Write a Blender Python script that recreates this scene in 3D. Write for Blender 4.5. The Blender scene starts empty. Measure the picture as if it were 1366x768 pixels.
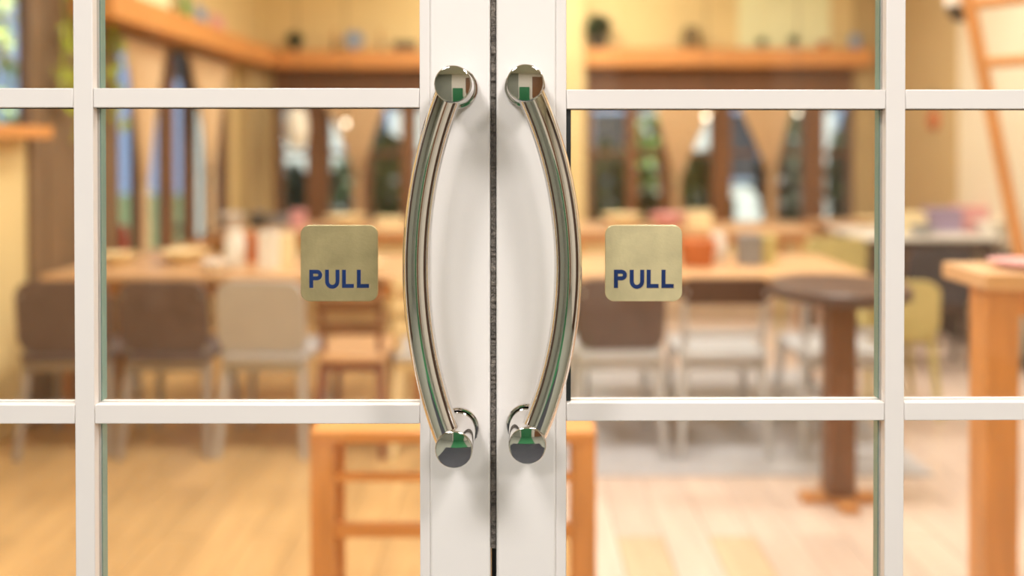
import bpy, bmesh, math, random
from mathutils import Vector, Matrix
R = random.Random(7)
PI = math.pi
SC = bpy.context.scene
COL = SC.collection

# ---------------------------------------------------------------- camera
F = 1150.0                       # focal length in pixels of the 1366 px frame
EYE = 1.40                       # camera height
D = 1.15                         # distance to the front face of the doors
TH = math.radians(0.55)          # slight downward pitch
SX = -12 / 1366
SY = (F * math.tan(TH) - 194) / 1366
cam = bpy.data.cameras.new('camera')
cam.sensor_width = 36.0
cam.lens = F / 1366 * 36.0
cam.shift_x, cam.shift_y = SX, SY
cam.clip_start, cam.clip_end = 0.02, 200
cam.dof.use_dof = True
cam.dof.focus_distance = 1.115
cam.dof.aperture_fstop = (cam.lens / 1000) / 0.0245
cam.dof.aperture_blades = 0
camo = bpy.data.objects.new('camera', cam)
COL.objects.link(camo)
camo.location = (0, 0, EYE)
camo.rotation_euler = (PI / 2 - TH, 0, 0)
SC.camera = camo

# ---------------------------------------------------------------- world, exposure
SC.view_settings.view_transform = 'Standard'
SC.view_settings.look = 'None'
SC.view_settings.exposure = 0.0
SC.view_settings.gamma = 1.0
SC.view_settings.use_curve_mapping = False
world = bpy.data.worlds.new('sky')
SC.world = world
world.use_nodes = True
wn = world.node_tree
bg = wn.nodes['Background']
bg.inputs['Color'].default_value = (0.46, 0.60, 0.88, 1)
bg.inputs['Strength'].default_value = 1.15

# ---------------------------------------------------------------- lights (each sits in an unseen ceiling fixture built below)
ADDED_INSIDE_LIGHTS = [  # x, y, w, d, power, colour; unseen lamps added to brighten the room
    (-0.8, 2.9, 0.9, 0.5, 56, (1.0, 0.97, 0.90)),
    (1.0, 2.75, 1.1, 0.6, 56, (1.0, 0.96, 0.90)),
    (-0.9, 5.4, 1.0, 0.5, 34, (1.0, 0.95, 0.84)),
    (1.5, 5.2, 1.0, 0.5, 54, (1.0, 0.95, 0.86)),
    (0.2, 7.0, 1.6, 0.4, 46, (1.0, 0.94, 0.80)),
    (2.6, 4.2, 0.6, 0.6, 34, (1.0, 0.97, 0.90)),
]
OUTSIDE_LIGHTS = [
    (-1.0, -0.35, 0.5, 0.5, 38, (1.0, 0.97, 0.95)),
    (1.0, -0.35, 0.5, 0.5, 41, (1.0, 0.97, 0.95)),
    (-0.9, -2.4, 0.6, 0.6, 66, (1.0, 0.96, 0.95)),
    (0.9, -2.4, 0.6, 0.6, 60, (1.0, 0.96, 0.95)),
]
sun = bpy.data.lights.new('sun', 'SUN'); sun.energy = 12.0; sun.angle = 0.01; sun.color = (1.0, 0.95, 0.86)
suno = bpy.data.objects.new('sun', sun); COL.objects.link(suno)
suno.rotation_euler = Vector((-0.25, 0.55, -1.0)).to_track_quat('-Z', 'Y').to_euler()   # from over the porch roof, onto the garden
CEIL_IN, CEIL_OUT = 3.30, 3.00
def area(x, y, z, w, d, p, c):
    l = bpy.data.lights.new('ceiling_lamp_light', 'AREA')
    l.shape = 'RECTANGLE'; l.size = w; l.size_y = d; l.energy = p; l.color = c
    o = bpy.data.objects.new('ceiling_lamp_light', l)
    COL.objects.link(o); o.location = (x, y, z)
    return o
for a in ADDED_INSIDE_LIGHTS: area(a[0], a[1], CEIL_IN - 0.035, *a[2:])
for a in OUTSIDE_LIGHTS: area(a[0], a[1], CEIL_OUT - 0.035, *a[2:])

# ---------------------------------------------------------------- helpers
def at(px, py, Y):
    """the point on the plane y = Y that the photograph shows at pixel (px, py)"""
    xs = (px - 683) / F + SX * 1366 / F
    ys = (384 - py) / F + SY * 1366 / F
    dy = math.cos(TH) + ys * math.sin(TH)
    dz = -math.sin(TH) + ys * math.cos(TH)
    t = Y / dy
    return Vector((xs * t, Y, EYE + dz * t))

def lin(c):
    f = lambda v: v / 12.92 if v <= 0.04045 else ((v + 0.055) / 1.055) ** 2.4
    return tuple(f(v / 255) for v in c)

def mat(name, rgb, rough=0.5, metal=0.0, vary=0.0, scale=8.0, bump=0.0, bscale=60.0, coat=0.0, wood=False, rnd=0.0, stretch=(1, 1, 1), spec=None, emit=None):
    m = bpy.data.materials.new(name); m.use_nodes = True
    n, l = m.node_tree.nodes, m.node_tree.links
    b = n['Principled BSDF']
    c = lin(rgb)
    b.inputs['Base Color'].default_value = (*c, 1)
    b.inputs['Roughness'].default_value = rough
    b.inputs['Metallic'].default_value = metal
    if coat: b.inputs['Coat Weight'].default_value = coat
    if spec is not None: b.inputs['Specular IOR Level'].default_value = spec
    if emit:
        b.inputs['Emission Color'].default_value = (*emit[0], 1)
        b.inputs['Emission Strength'].default_value = emit[1]
    tc = n.new('ShaderNodeTexCoord')
    mp = n.new('ShaderNodeMapping'); mp.inputs['Scale'].default_value = stretch
    l.new(tc.outputs['Object'], mp.inputs['Vector'])
    last = None
    if vary:
        nz = n.new('ShaderNodeTexNoise'); nz.inputs['Scale'].default_value = scale
        nz.inputs['Detail'].default_value = 5
        if wood: nz.inputs['Distortion'].default_value = 0.6
        l.new(mp.outputs['Vector'], nz.inputs['Vector'])
        rp = n.new('ShaderNodeValToRGB')
        rp.color_ramp.elements[0].position, rp.color_ramp.elements[1].position = 0.3, 0.7
        rp.color_ramp.elements[0].color = (*[v * (1 - vary) for v in c], 1)
        rp.color_ramp.elements[1].color = (*[min(1, v * (1 + vary)) for v in c], 1)
        l.new(nz.outputs['Fac'], rp.inputs['Fac'])
        last = rp.outputs['Color']
    if rnd:
        oi = n.new('ShaderNodeObjectInfo')
        hs = n.new('ShaderNodeHueSaturation')
        mr = n.new('ShaderNodeMapRange'); mr.inputs['To Min'].default_value = 1 - rnd; mr.inputs['To Max'].default_value = 1 + rnd
        l.new(oi.outputs['Random'], mr.inputs['Value']); l.new(mr.outputs['Result'], hs.inputs['Value'])
        if last: l.new(last, hs.inputs['Color'])
        else: hs.inputs['Color'].default_value = (*c, 1)
        last = hs.outputs['Color']
    if last: l.new(last, b.inputs['Base Color'])
    if bump:
        nb = n.new('ShaderNodeTexNoise'); nb.inputs['Scale'].default_value = bscale; nb.inputs['Detail'].default_value = 4
        l.new(mp.outputs['Vector'], nb.inputs['Vector'])
        bp = n.new('ShaderNodeBump'); bp.inputs['Strength'].default_value = bump; bp.inputs['Distance'].default_value = 0.01
        l.new(nb.outputs['Fac'], bp.inputs['Height']); l.new(bp.outputs['Normal'], b.inputs['Normal'])
    return m

def glass_mat(name, tint):
    m = bpy.data.materials.new(name); m.use_nodes = True
    n, l = m.node_tree.nodes, m.node_tree.links
    n.remove(n['Principled BSDF']); out = n['Material Output']
    g = n.new('ShaderNodeNewGeometry')
    mx = n.new('ShaderNodeMix'); mx.data_type = 'FLOAT'
    mx.inputs[2].default_value = 1.5; mx.inputs[3].default_value = 1 / 1.5
    l.new(g.outputs['Backfacing'], mx.inputs[0])
    fr = n.new('ShaderNodeFresnel'); l.new(mx.outputs[0], fr.inputs['IOR'])
    t = n.new('ShaderNodeBsdfTransparent'); t.inputs['Color'].default_value = (*tint, 1)
    gl = n.new('ShaderNodeBsdfGlossy'); gl.inputs['Roughness'].default_value = 0.0
    ms = n.new('ShaderNodeMixShader')
    l.new(fr.outputs['Fac'], ms.inputs[0]); l.new(t.outputs[0], ms.inputs[1]); l.new(gl.outputs[0], ms.inputs[2])
    l.new(ms.outputs[0], out.inputs['Surface'])
    return m

def finish(bm, angle=35):
    bmesh.ops.recalc_face_normals(bm, faces=bm.faces)
    return bm

def obj(name, bm, m, parent=None, smooth=True, bevel=0.0, loc=None, seg=2):
    me = bpy.data.meshes.new(name)
    bmesh.ops.recalc_face_normals(bm, faces=bm.faces)
    bm.to_mesh(me); bm.free()
    for x in (m if isinstance(m, (list, tuple)) else [m]): me.materials.append(x)
    if smooth:
        me.polygons.foreach_set('use_smooth', [True] * len(me.polygons))
        me.set_sharp_from_angle(angle=math.radians(35))
    o = bpy.data.objects.new(name, me)
    COL.objects.link(o)
    if parent: o.parent = parent
    if loc is not None: o.location = loc
    if bevel:
        bv = o.modifiers.new('bevel', 'BEVEL'); bv.width = bevel; bv.segments = seg; bv.limit_method = 'ANGLE'; bv.angle_limit = math.radians(40)
    return o

def thing(name, label, cat, loc=(0, 0, 0), rz=0, group=None):
    o = bpy.data.objects.new(name, None); COL.objects.link(o)
    o.empty_display_size = 0.05
    o.location = loc; o.rotation_euler = (0, 0, rz)
    o['label'] = label; o['category'] = cat
    if group: o['group'] = group
    return o
def tag(o, label, cat, group=None):
    o['label'] = label; o['category'] = cat
    if group: o['group'] = group
    return o
def struct(o, label=None):
    o['kind'] = 'structure'
    if label: o['label'] = label
    return o
def dup(root, loc, rz, label, group=None):
    r = root.copy(); COL.objects.link(r); r.location = loc; r.rotation_euler = (0, 0, rz); r['label'] = label
    if group: r['group'] = group
    for ch in list(root.children):
        c = ch.copy(); COL.objects.link(c); c.parent = r
        for g in list(ch.children):
            d = g.copy(); COL.objects.link(d); d.parent = c
    return r

def add_box(bm, a, b):
    x0, y0, z0 = (min(a[i], b[i]) for i in range(3)); x1, y1, z1 = (max(a[i], b[i]) for i in range(3))
    v = [bm.verts.new(p) for p in ((x0,y0,z0),(x1,y0,z0),(x1,y1,z0),(x0,y1,z0),(x0,y0,z1),(x1,y0,z1),(x1,y1,z1),(x0,y1,z1))]
    for f in ((0,3,2,1),(4,5,6,7),(0,1,5,4),(1,2,6,5),(2,3,7,6),(3,0,4,7)): bm.faces.new([v[i] for i in f])
    return bm
def bx(a, b): return add_box(bmesh.new(), a, b)
def add_tube(bm, pts, rad, seg=16, cap=True):
    """a round tube along pts; rad one number or one per point"""
    pts = [Vector(p) for p in pts]
    rad = rad if isinstance(rad, (list, tuple)) else [rad] * len(pts)
    ref = Vector((0, 1, 0)); rings = []
    for i, p in enumerate(pts):
        t = (pts[min(i+1, len(pts)-1)] - pts[max(i-1, 0)]).normalized()
        u = ref - t * ref.dot(t)
        if u.length < 1e-3: u = Vector((1, 0, 0)) - t * t.x
        u.normalize(); w = t.cross(u); ref = u
        rings.append([bm.verts.new(p + (u * math.cos(2*PI*k/seg) + w * math.sin(2*PI*k/seg)) * rad[i]) for k in range(seg)])
    for a, b in zip(rings, rings[1:]):
        for k in range(seg): bm.faces.new((a[k], a[(k+1) % seg], b[(k+1) % seg], b[k]))
    if cap: bm.faces.new(rings[0][::-1]); bm.faces.new(rings[-1])
    return bm
def tube(pts, rad, seg=16): return add_tube(bmesh.new(), pts, rad, seg)
def lathe(prof, seg=24, axis='z', off=(0, 0, 0), bm=None):
    """prof: list of (radius, height)"""
    bm = bm or bmesh.new(); rings = []; o = Vector(off)
    def P(r, h, a):
        if axis == 'z': return o + Vector((r*math.cos(a), r*math.sin(a), h))
        return o + Vector((r*math.cos(a), h, r*math.sin(a)))
    for r, h in prof:
        rings.append([bm.verts.new(P(0, h, 0))] if r < 1e-6 else [bm.verts.new(P(r, h, 2*PI*k/seg)) for k in range(seg)])
    for a, b in zip(rings, rings[1:]):
        for k in range(seg):
            k2 = (k + 1) % seg
            if len(a) == 1 and len(b) == 1: continue
            if len(a) == 1: bm.faces.new((a[0], b[k], b[k2]))
            elif len(b) == 1: bm.faces.new((a[k], a[k2], b[0]))
            else: bm.faces.new((a[k], a[k2], b[k2], b[k]))
    if len(rings[0]) > 1: bm.faces.new(rings[0][::-1])
    if len(rings[-1]) > 1: bm.faces.new(rings[-1])
    return bm
def prism(outline, y0, y1, bm=None):
    """outline of (x, z) points extruded along y"""
    bm = bm or bmesh.new()
    a = [bm.verts.new((x, y0, z)) for x, z in outline]; b = [bm.verts.new((x, y1, z)) for x, z in outline]
    n = len(a)
    bm.faces.new(a); bm.faces.new(b[::-1])
    for i in range(n): bm.faces.new((a[i], b[i], b[(i+1) % n], a[(i+1) % n]))
    return bm
def round_rect(x0, z0, x1, z1, r, seg=6):
    out = []
    for cx, cz, a0 in ((x1-r, z1-r, 0), (x0+r, z1-r, PI/2), (x0+r, z0+r, PI), (x1-r, z0+r, 1.5*PI)):
        for k in range(seg + 1):
            a = a0 + PI/2*k/seg; out.append((cx + r*math.cos(a), cz + r*math.sin(a)))
    return out

# ---------------------------------------------------------------- materials
M = {}
M['white'] = mat('white_paint', (237, 232, 228), 0.32, vary=0.015, scale=3, bump=0.015, bscale=300)
M['bead'] = mat('white_bead_paint', (233, 227, 223), 0.3, vary=0.01, scale=3)
M['chrome'] = mat('polished_steel', (226, 223, 220), 0.035, 1.0, vary=0.01, scale=6)
M['black'] = mat('black_rubber', (26, 32, 33), 0.6, vary=0.1)
M['teal'] = mat('green_glazing_edge', (120, 152, 143), 0.25, vary=0.12, scale=25, stretch=(1, 1, 0.3))
M['brush'] = mat('grey_brush_pile', (122, 114, 106), 0.95, vary=0.45, scale=90, bump=1.0, bscale=260)
M['brass'] = mat('aged_brass', (186, 170, 126), 0.34, 0.5, vary=0.16, scale=26, bump=0.05, bscale=200)
M['brass2'] = mat('pale_aged_brass', (220, 206, 162), 0.34, 0.4, vary=0.13, scale=26, bump=0.05, bscale=200)
M['blue'] = mat('navy_enamel', (28, 50, 98), 0.22, vary=0.2, scale=60)
M['bevelcut'] = mat('engraved_edge', (196, 176, 140), 0.4, 0.4, vary=0.1, scale=40)
M['glass'] = glass_mat('door_glass', (0.975, 0.985, 0.98))
M['wglass'] = glass_mat('window_glass', (0.93, 0.95, 0.96))
M['cream'] = mat('cream_plaster', (228, 204, 148), 0.8, vary=0.03, scale=2, bump=0.03, bscale=120)
M['beige'] = mat('beige_plaster', (186, 162, 116), 0.8, vary=0.05, scale=2)
M['tan'] = mat('tan_plaster', (186, 158, 112), 0.8, vary=0.05, scale=2)
M['palewall'] = mat('pale_plaster', (222, 208, 182), 0.8, vary=0.03, scale=2)
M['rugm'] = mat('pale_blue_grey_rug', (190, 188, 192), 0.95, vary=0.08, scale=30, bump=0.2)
M['ceil'] = mat('ceiling_white', (238, 226, 200), 0.85, vary=0.02)
M['wood'] = mat('orange_pine', (208, 146, 84), 0.4, vary=0.16, scale=5, wood=True, stretch=(6, 6, 0.7))
M['woodh'] = mat('orange_pine_board', (214, 148, 82), 0.42, vary=0.12, scale=5, wood=True, stretch=(0.7, 6, 6))
M['dwood'] = mat('brown_wood', (124, 84, 52), 0.45, vary=0.2, scale=5, wood=True, stretch=(6, 6, 0.7))
M['panelw'] = mat('old_brown_board', (126, 100, 74), 0.5, vary=0.15, scale=4, wood=True, stretch=(5, 5, 0.6))
M['twood'] = mat('tan_table_wood', (214, 172, 128), 0.35, vary=0.1, scale=5, wood=True, stretch=(0.7, 6, 6))
M['dtwood'] = mat('dark_brown_wood', (86, 62, 50), 0.4, vary=0.2, scale=5, wood=True, stretch=(6, 6, 0.8))
M['taupe'] = mat('taupe_fabric', (104, 86, 80), 0.9, vary=0.15, scale=12, bump=0.2)
M['lgrey'] = mat('pale_grey_chair_paint', (188, 188, 190), 0.4, vary=0.04)
M['mgrey'] = mat('mid_grey_chair_paint', (156, 146, 140), 0.45, vary=0.05)
M['offwhite'] = mat('off_white_chair_shell', (182, 178, 176), 0.4, vary=0.04)
M['olive'] = mat('yellow_olive_paint', (198, 184, 122), 0.5, vary=0.08)
M['redwood'] = mat('reddish_brown_wood', (140, 88, 66), 0.45, vary=0.15, scale=5, wood=True, stretch=(6, 6, 0.8))
M['olivej'] = mat('olive_stoneware', (120, 100, 64), 0.5, vary=0.1)
M['charcoal'] = mat('charcoal_fabric', (70, 62, 66), 0.9, vary=0.15, scale=12)
M['curtain'] = mat('beige_linen', (218, 188, 148), 0.85, vary=0.06, scale=20, stretch=(4, 4, 0.4))
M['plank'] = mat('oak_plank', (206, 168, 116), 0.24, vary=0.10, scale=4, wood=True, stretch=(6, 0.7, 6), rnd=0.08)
M['plank2'] = mat('pale_worn_plank', (224, 202, 188), 0.2, vary=0.07, scale=4, wood=True, stretch=(6, 0.7, 6), rnd=0.07)  # bright light and haze on the right-hand floor put into the board colour
M['plank3'] = mat('peach_worn_plank', (222, 190, 160), 0.22, vary=0.08, scale=4, wood=True, stretch=(6, 0.7, 6), rnd=0.08)  # same painted brightness, fading towards the doors
M['sub'] = mat('floor_screed', (90, 70, 50), 0.8, vary=0.1)
M['porc'] = mat('white_porcelain', (238, 232, 222), 0.25, vary=0.02)
M['creamcard'] = mat('cream_card', (238, 218, 172), 0.7, vary=0.04)
M['terra'] = mat('orange_brown_wicker', (186, 106, 56), 0.7, vary=0.25, scale=40)
M['greyp'] = mat('grey_card', (140, 138, 138), 0.6, vary=0.08)
M['red'] = mat('red_glaze', (178, 50, 44), 0.35, vary=0.1)
M['pink'] = mat('pink_card', (222, 160, 158), 0.6, vary=0.06)
M['mauve'] = mat('mauve_card', (150, 132, 158), 0.6, vary=0.06)
M['green'] = mat('green_card', (96, 152, 72), 0.6, vary=0.08)
M['bluec'] = mat('blue_grey_card', (140, 160, 190), 0.6, vary=0.06)
M['yellow'] = mat('pale_yellow_board', (238, 239, 194), 0.7, vary=0.05, scale=3)
M['silver'] = mat('brushed_silver', (200, 204, 208), 0.3, 0.8, vary=0.05)
M['darkg'] = mat('dark_bronze', (70, 60, 46), 0.5, vary=0.15)
M['leaf'] = mat('leaf_green', (112, 138, 66), 0.55, vary=0.35, scale=9)
M['dleaf'] = mat('dark_leaf_green', (58, 74, 34), 0.55, vary=0.35, scale=9)
M['bleaf'] = mat('bright_leaf_green', (170, 186, 110), 0.55, vary=0.3, scale=9)
M['vine'] = mat('yellow_green_leaf', (160, 170, 40), 0.5, vary=0.25, scale=9)
M['lamp'] = mat('lit_lamp_glass', (255, 244, 220), 0.4, emit=((1.0, 0.9, 0.7), 3.0), vary=0.01)
M['paper'] = mat('white_paper_shade', (250, 246, 232), 0.8, vary=0.02)
M['slate'] = mat('dark_slate', (46, 48, 54), 0.5, vary=0.12, scale=5, bump=0.1)
M['turf'] = mat('porch_matting', (120, 118, 108), 0.8, vary=0.2, scale=18)
M['celadon'] = mat('grey_green_wall_paint', (142, 144, 130), 0.7, vary=0.03)
M['gpost'] = mat('green_pillar_paint', (40, 110, 66), 0.6, vary=0.05)
M['porchwall'] = mat('porch_cream', (228, 220, 206), 0.8, vary=0.04)
M['grass'] = mat('garden_ground', (92, 104, 60), 0.9, vary=0.3)
M['render'] = mat('pale_house_render', (206, 206, 200), 0.8, vary=0.06)

# ================================================================ SETTING
XL, XR, YF, YB = -2.43, 3.27, 1.20, 8.0      # room: left, right, front, back
GAP_L, GAP_R = at(654, 384, D).x, at(662, 384, D).x
LEAF_W = 0.93
OX0, OX1 = GAP_L - LEAF_W - 0.004, GAP_R + LEAF_W + 0.012
DOOR_H = 2.16

floor = struct(obj('floor', bx((XL, YF - 0.06, -0.14), (XR, YB, -0.013)), M['sub'], smooth=False))
# floorboards, each a part of the floor (shared meshes)
PW, PL = 0.163, 0.90
pm = {}
for k in ('plank', 'plank2', 'plank3'):
    t = obj('plank', bx((-PW/2 + 0.0015, -PL/2 + 0.0015, -0.013), (PW/2 - 0.0015, PL/2 - 0.0015, 0)), M[k], smooth=False)
    pm[k] = t.data
    bpy.data.objects.remove(t)
ncol = int((XR - XL) / PW)
for i in range(ncol):
    x = XL + PW * (i + 0.5)
    for j in range(8):
        y = YF + 0.05 + PL * (j + 0.5) - (0.0 if i % 2 else 0.45) + 0.0
        y0, y1 = max(y - PL/2, YF + 0.05), min(y + PL/2, YB)
        if y1 - y0 < 0.1: continue
        pale = x > 0.05 + 0.1 * math.sin(j * 2.1)  # right-hand boards carry the painted light and haze
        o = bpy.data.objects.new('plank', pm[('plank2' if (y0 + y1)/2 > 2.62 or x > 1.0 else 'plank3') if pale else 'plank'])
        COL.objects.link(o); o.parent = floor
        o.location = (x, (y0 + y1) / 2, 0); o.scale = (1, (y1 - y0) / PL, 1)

struct(obj('ceiling', bx((XL - 0.1, YF, CEIL_IN), (XR + 0.1, YB + 0.1, CEIL_IN + 0.1)), M['ceil'], smooth=False))

# wall pieces around window openings
def wall_back():
    bm = bmesh.new(); y0, y1 = YB, YB + 0.12
    add_box(bm, (XL - 0.12, y0, -0.14), (XR + 0.12, y1, 0.62))
    add_box(bm, (XL - 0.12, y0, 2.10), (XR + 0.12, y1, CEIL_IN))
    for p0, p1 in ((345, 366), (690, 780), (1143, 1166)):
        a, b = at(p0, 200, YB).x, at(p1, 200, YB).x
        if p0 == 345: a = XL - 0.12
        if p1 == 1166: b = XR + 0.12
        add_box(bm, (a, y0, 0.62), (b, y1, 2.10))
    return bm
struct(obj('wall_back', wall_back(), M['cream'], smooth=False))
def wall_left():
    bm = bmesh.new(); x0, x1 = XL - 0.12, XL
    add_box(bm, (x0, YF, -0.14), (x1, YB, 0.62))
    add_box(bm, (x0, YF, 0.62), (x1, 3.30, CEIL_IN))
    add_box(bm, (x0, 3.30, 0.62), (x1, 4.44, 1.48))
    add_box(bm, (x0, 3.30, 2.70), (x1, 4.44, CEIL_IN))
    add_box(bm, (x0, 4.44, 0.62), (x1, 5.14, CEIL_IN))
    add_box(bm, (x0, 5.14, 2.10), (x1, YB, CEIL_IN))
    add_box(bm, (x0, 7.22, 0.62), (x1, YB, 2.10))
    return bm
struct(obj('wall_left', wall_left(), M['cream'], smooth=False))
struct(obj('wall_right', bx((XR, YF, -0.14), (XR + 0.12, YB, CEIL_IN)), M['palewall'], smooth=False))
def wall_front():
    bm = bmesh.new(); y0, y1 = D - 0.01, YF
    add_box(bm, (XL - 0.12, y0, -0.14), (OX0 - 0.05, y1, CEIL_IN))
    add_box(bm, (OX1 + 0.05, y0, -0.14), (XR + 0.12, y1, CEIL_IN))
    add_box(bm, (OX0 - 0.05, y0, DOOR_H + 0.055), (OX1 + 0.05, y1, CEIL_IN))
    return bm
struct(obj('wall_front', wall_front(), M['cream'], smooth=False))
def jamb():
    bm = bmesh.new(); y0, y1 = D - 0.02, YF + 0.01
    add_box(bm, (OX0 - 0.05, y0, -0.013), (OX0, y1, DOOR_H + 0.05))
    add_box(bm, (OX1, y0, -0.013), (OX1 + 0.05, y1, DOOR_H + 0.05))
    add_box(bm, (OX0, y0, DOOR_H + 0.005), (OX1, y1, DOOR_H + 0.05))
    return bm
struct(obj('trim_1', jamb(), M['white'], bevel=0.002))
# piers of the back left corner and between the two back window bays
a = at(312, 200, 7.9); b = at(364, 200, 7.9)
struct(obj('trim_2', bx((XL, YB - 0.62, 0), (XL + 0.10, YB, 2.10)), M['beige'], smooth=False))
struct(obj('trim_3', bx((XL + 0.10, YB - 0.06, 0), (at(366, 200, YB).x, YB, 2.08)), M['beige'], smooth=False))
struct(obj('trim_4', bx((at(745, 0, 7.9).x, YB - 0.10, 0), (at(781, 0, 7.9).x, YB, CEIL_IN)), M['cream'], bevel=0.005))
struct(obj('trim_5', bx((at(1143, 0, 7.9).x, YB - 0.10, 0), (XR, YB, CEIL_IN)), M['beige'], bevel=0.005))
struct(obj('trim_12', bx((XR - 0.03, 6.45, 0), (XR, YB - 0.10, CEIL_IN)), M['tan'], smooth=False))
# old brown boards on the left wall, each board a part
pan = struct(bpy.data.objects.new('trim_6', None)); COL.objects.link(pan); pan.location = (XL, 4.23, 0)
for k in range(6):
    w = 0.150
    obj('board', bx((0.001, k*w + 0.002, 0.0), (0.022 + 0.004*(k % 2), (k+1)*w - 0.002, CEIL_IN - 0.002)), M['panelw'], pan, bevel=0.003)

# ---------------------------------------------------------------- windows: posts and rails, panes
def window_back(name, posts, px0, px1):
    root = struct(bpy.data.objects.new(name, None)); COL.objects.link(root)
    x0, x1 = at(px0, 200, YB).x, at(px1, 200, YB).x
    root.location = ((x0 + x1)/2, YB + 0.05, 0.62)
    L = root.location
    def B(n, p, q, m, bev=0.004): return obj(n, bx(Vector(p) - L, Vector(q) - L), m, root, bevel=bev, smooth=False)
    B('window_sill', (x0, YB - 0.12, 0.62), (x1, YB + 0.11, 0.66), M['woodh'])
    B('window_head', (x0, YB - 0.03, 1.72), (x1, YB + 0.11, 1.78), M['dwood'])
    nb = int((x1 - x0) / 0.13)
    for k in range(nb):                       # upright boards over the glass
        a, b = x0 + (x1 - x0)*k/nb, x0 + (x1 - x0)*(k + 1)/nb
        B('board', (a + 0.002, YB - 0.012 - 0.006*(k % 2), 1.78), (b - 0.002, YB + 0.11, 2.10), M['dwood'], 0.002)
    edges = [x0]
    for c, w in posts:
        a, b = at(c - w/2, 200, YB).x, at(c + w/2, 200, YB).x
        a, b = max(a, x0), min(b, x1)
        B('post', (a, YB - 0.02, 0.66), (b, YB + 0.11, 1.72), M['dwood'])
        edges += [a, b]
    edges.append(x1)
    for a, b in zip(edges[::2], edges[1::2]):
        if b - a > 0.05:
            B('pane', (a, YB + 0.055, 0.66), (b, YB + 0.061, 1.72), M['wglass'], 0)
            B('window_rail', (a, YB + 0.03, 1.28), (b, YB + 0.09, 1.32), M['dwood'])
    return root
window_back('window_1', [(371, 10), (424, 30), (482, 26), (545, 20), (600, 16), (650, 16), (686, 8)], 366, 690)
window_back('window_2', [(785, 10), (843, 15), (888, 14), (962, 26), (1030, 18), (1085, 28), (1138, 12)], 780, 1143)
def window_left():
    root = struct(bpy.data.objects.new('window_3', None)); COL.objects.link(root)
    root.location = (XL - 0.06, 6.18, 0.62); L = root.location
    def B(n, p, q, m, bev=0.004): return obj(n, bx(Vector(p) - L, Vector(q) - L), m, root, bevel=bev, smooth=False)
    B('window_sill', (XL - 0.11, 5.14, 0.62), (XL + 0.12, 7.22, 0.66), M['woodh'])
    B('window_head', (XL - 0.11, 5.14, 2.04), (XL + 0.02, 7.22, 2.10), M['dwood'])
    ys = [5.18, 5.60, 6.02, 6.44, 6.86, 7.18]
    for i, y in enumerate(ys): B('post', (XL - 0.08, y - 0.075, 0.66), (XL - 0.02, y + 0.075, 2.04), M['dwood'])
    for a, b in zip(ys, ys[1:]): B('pane', (XL - 0.066, a + 0.03, 0.66), (XL - 0.06, b - 0.03, 2.04), M['wglass'], 0)
window_left()
def window_small():
    root = struct(bpy.data.objects.new('window_4', None)); COL.objects.link(root)
    root.location = (XL - 0.06, 3.75, 1.48); L = root.location
    def B(n, p, q, m, bev=0.004): return obj(n, bx(Vector(p) - L, Vector(q) - L), m, root, bevel=bev, smooth=False)
    B('window_sill', (XL - 0.11, 3.28, 1.42), (XL + 0.14, 4.22, 1.48), M['woodh'])
    B('post', (XL - 0.04, 4.235, 1.48), (XL, 4.30, 2.70), M['dwood'])
    B('post', (XL - 0.11, 3.30, 1.48), (XL, 3.36, 2.70), M['dwood'])
    B('pane', (XL - 0.016, 3.36, 1.48), (XL - 0.010, 4.235, 2.70), M['wglass'], 0)
window_small()

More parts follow.
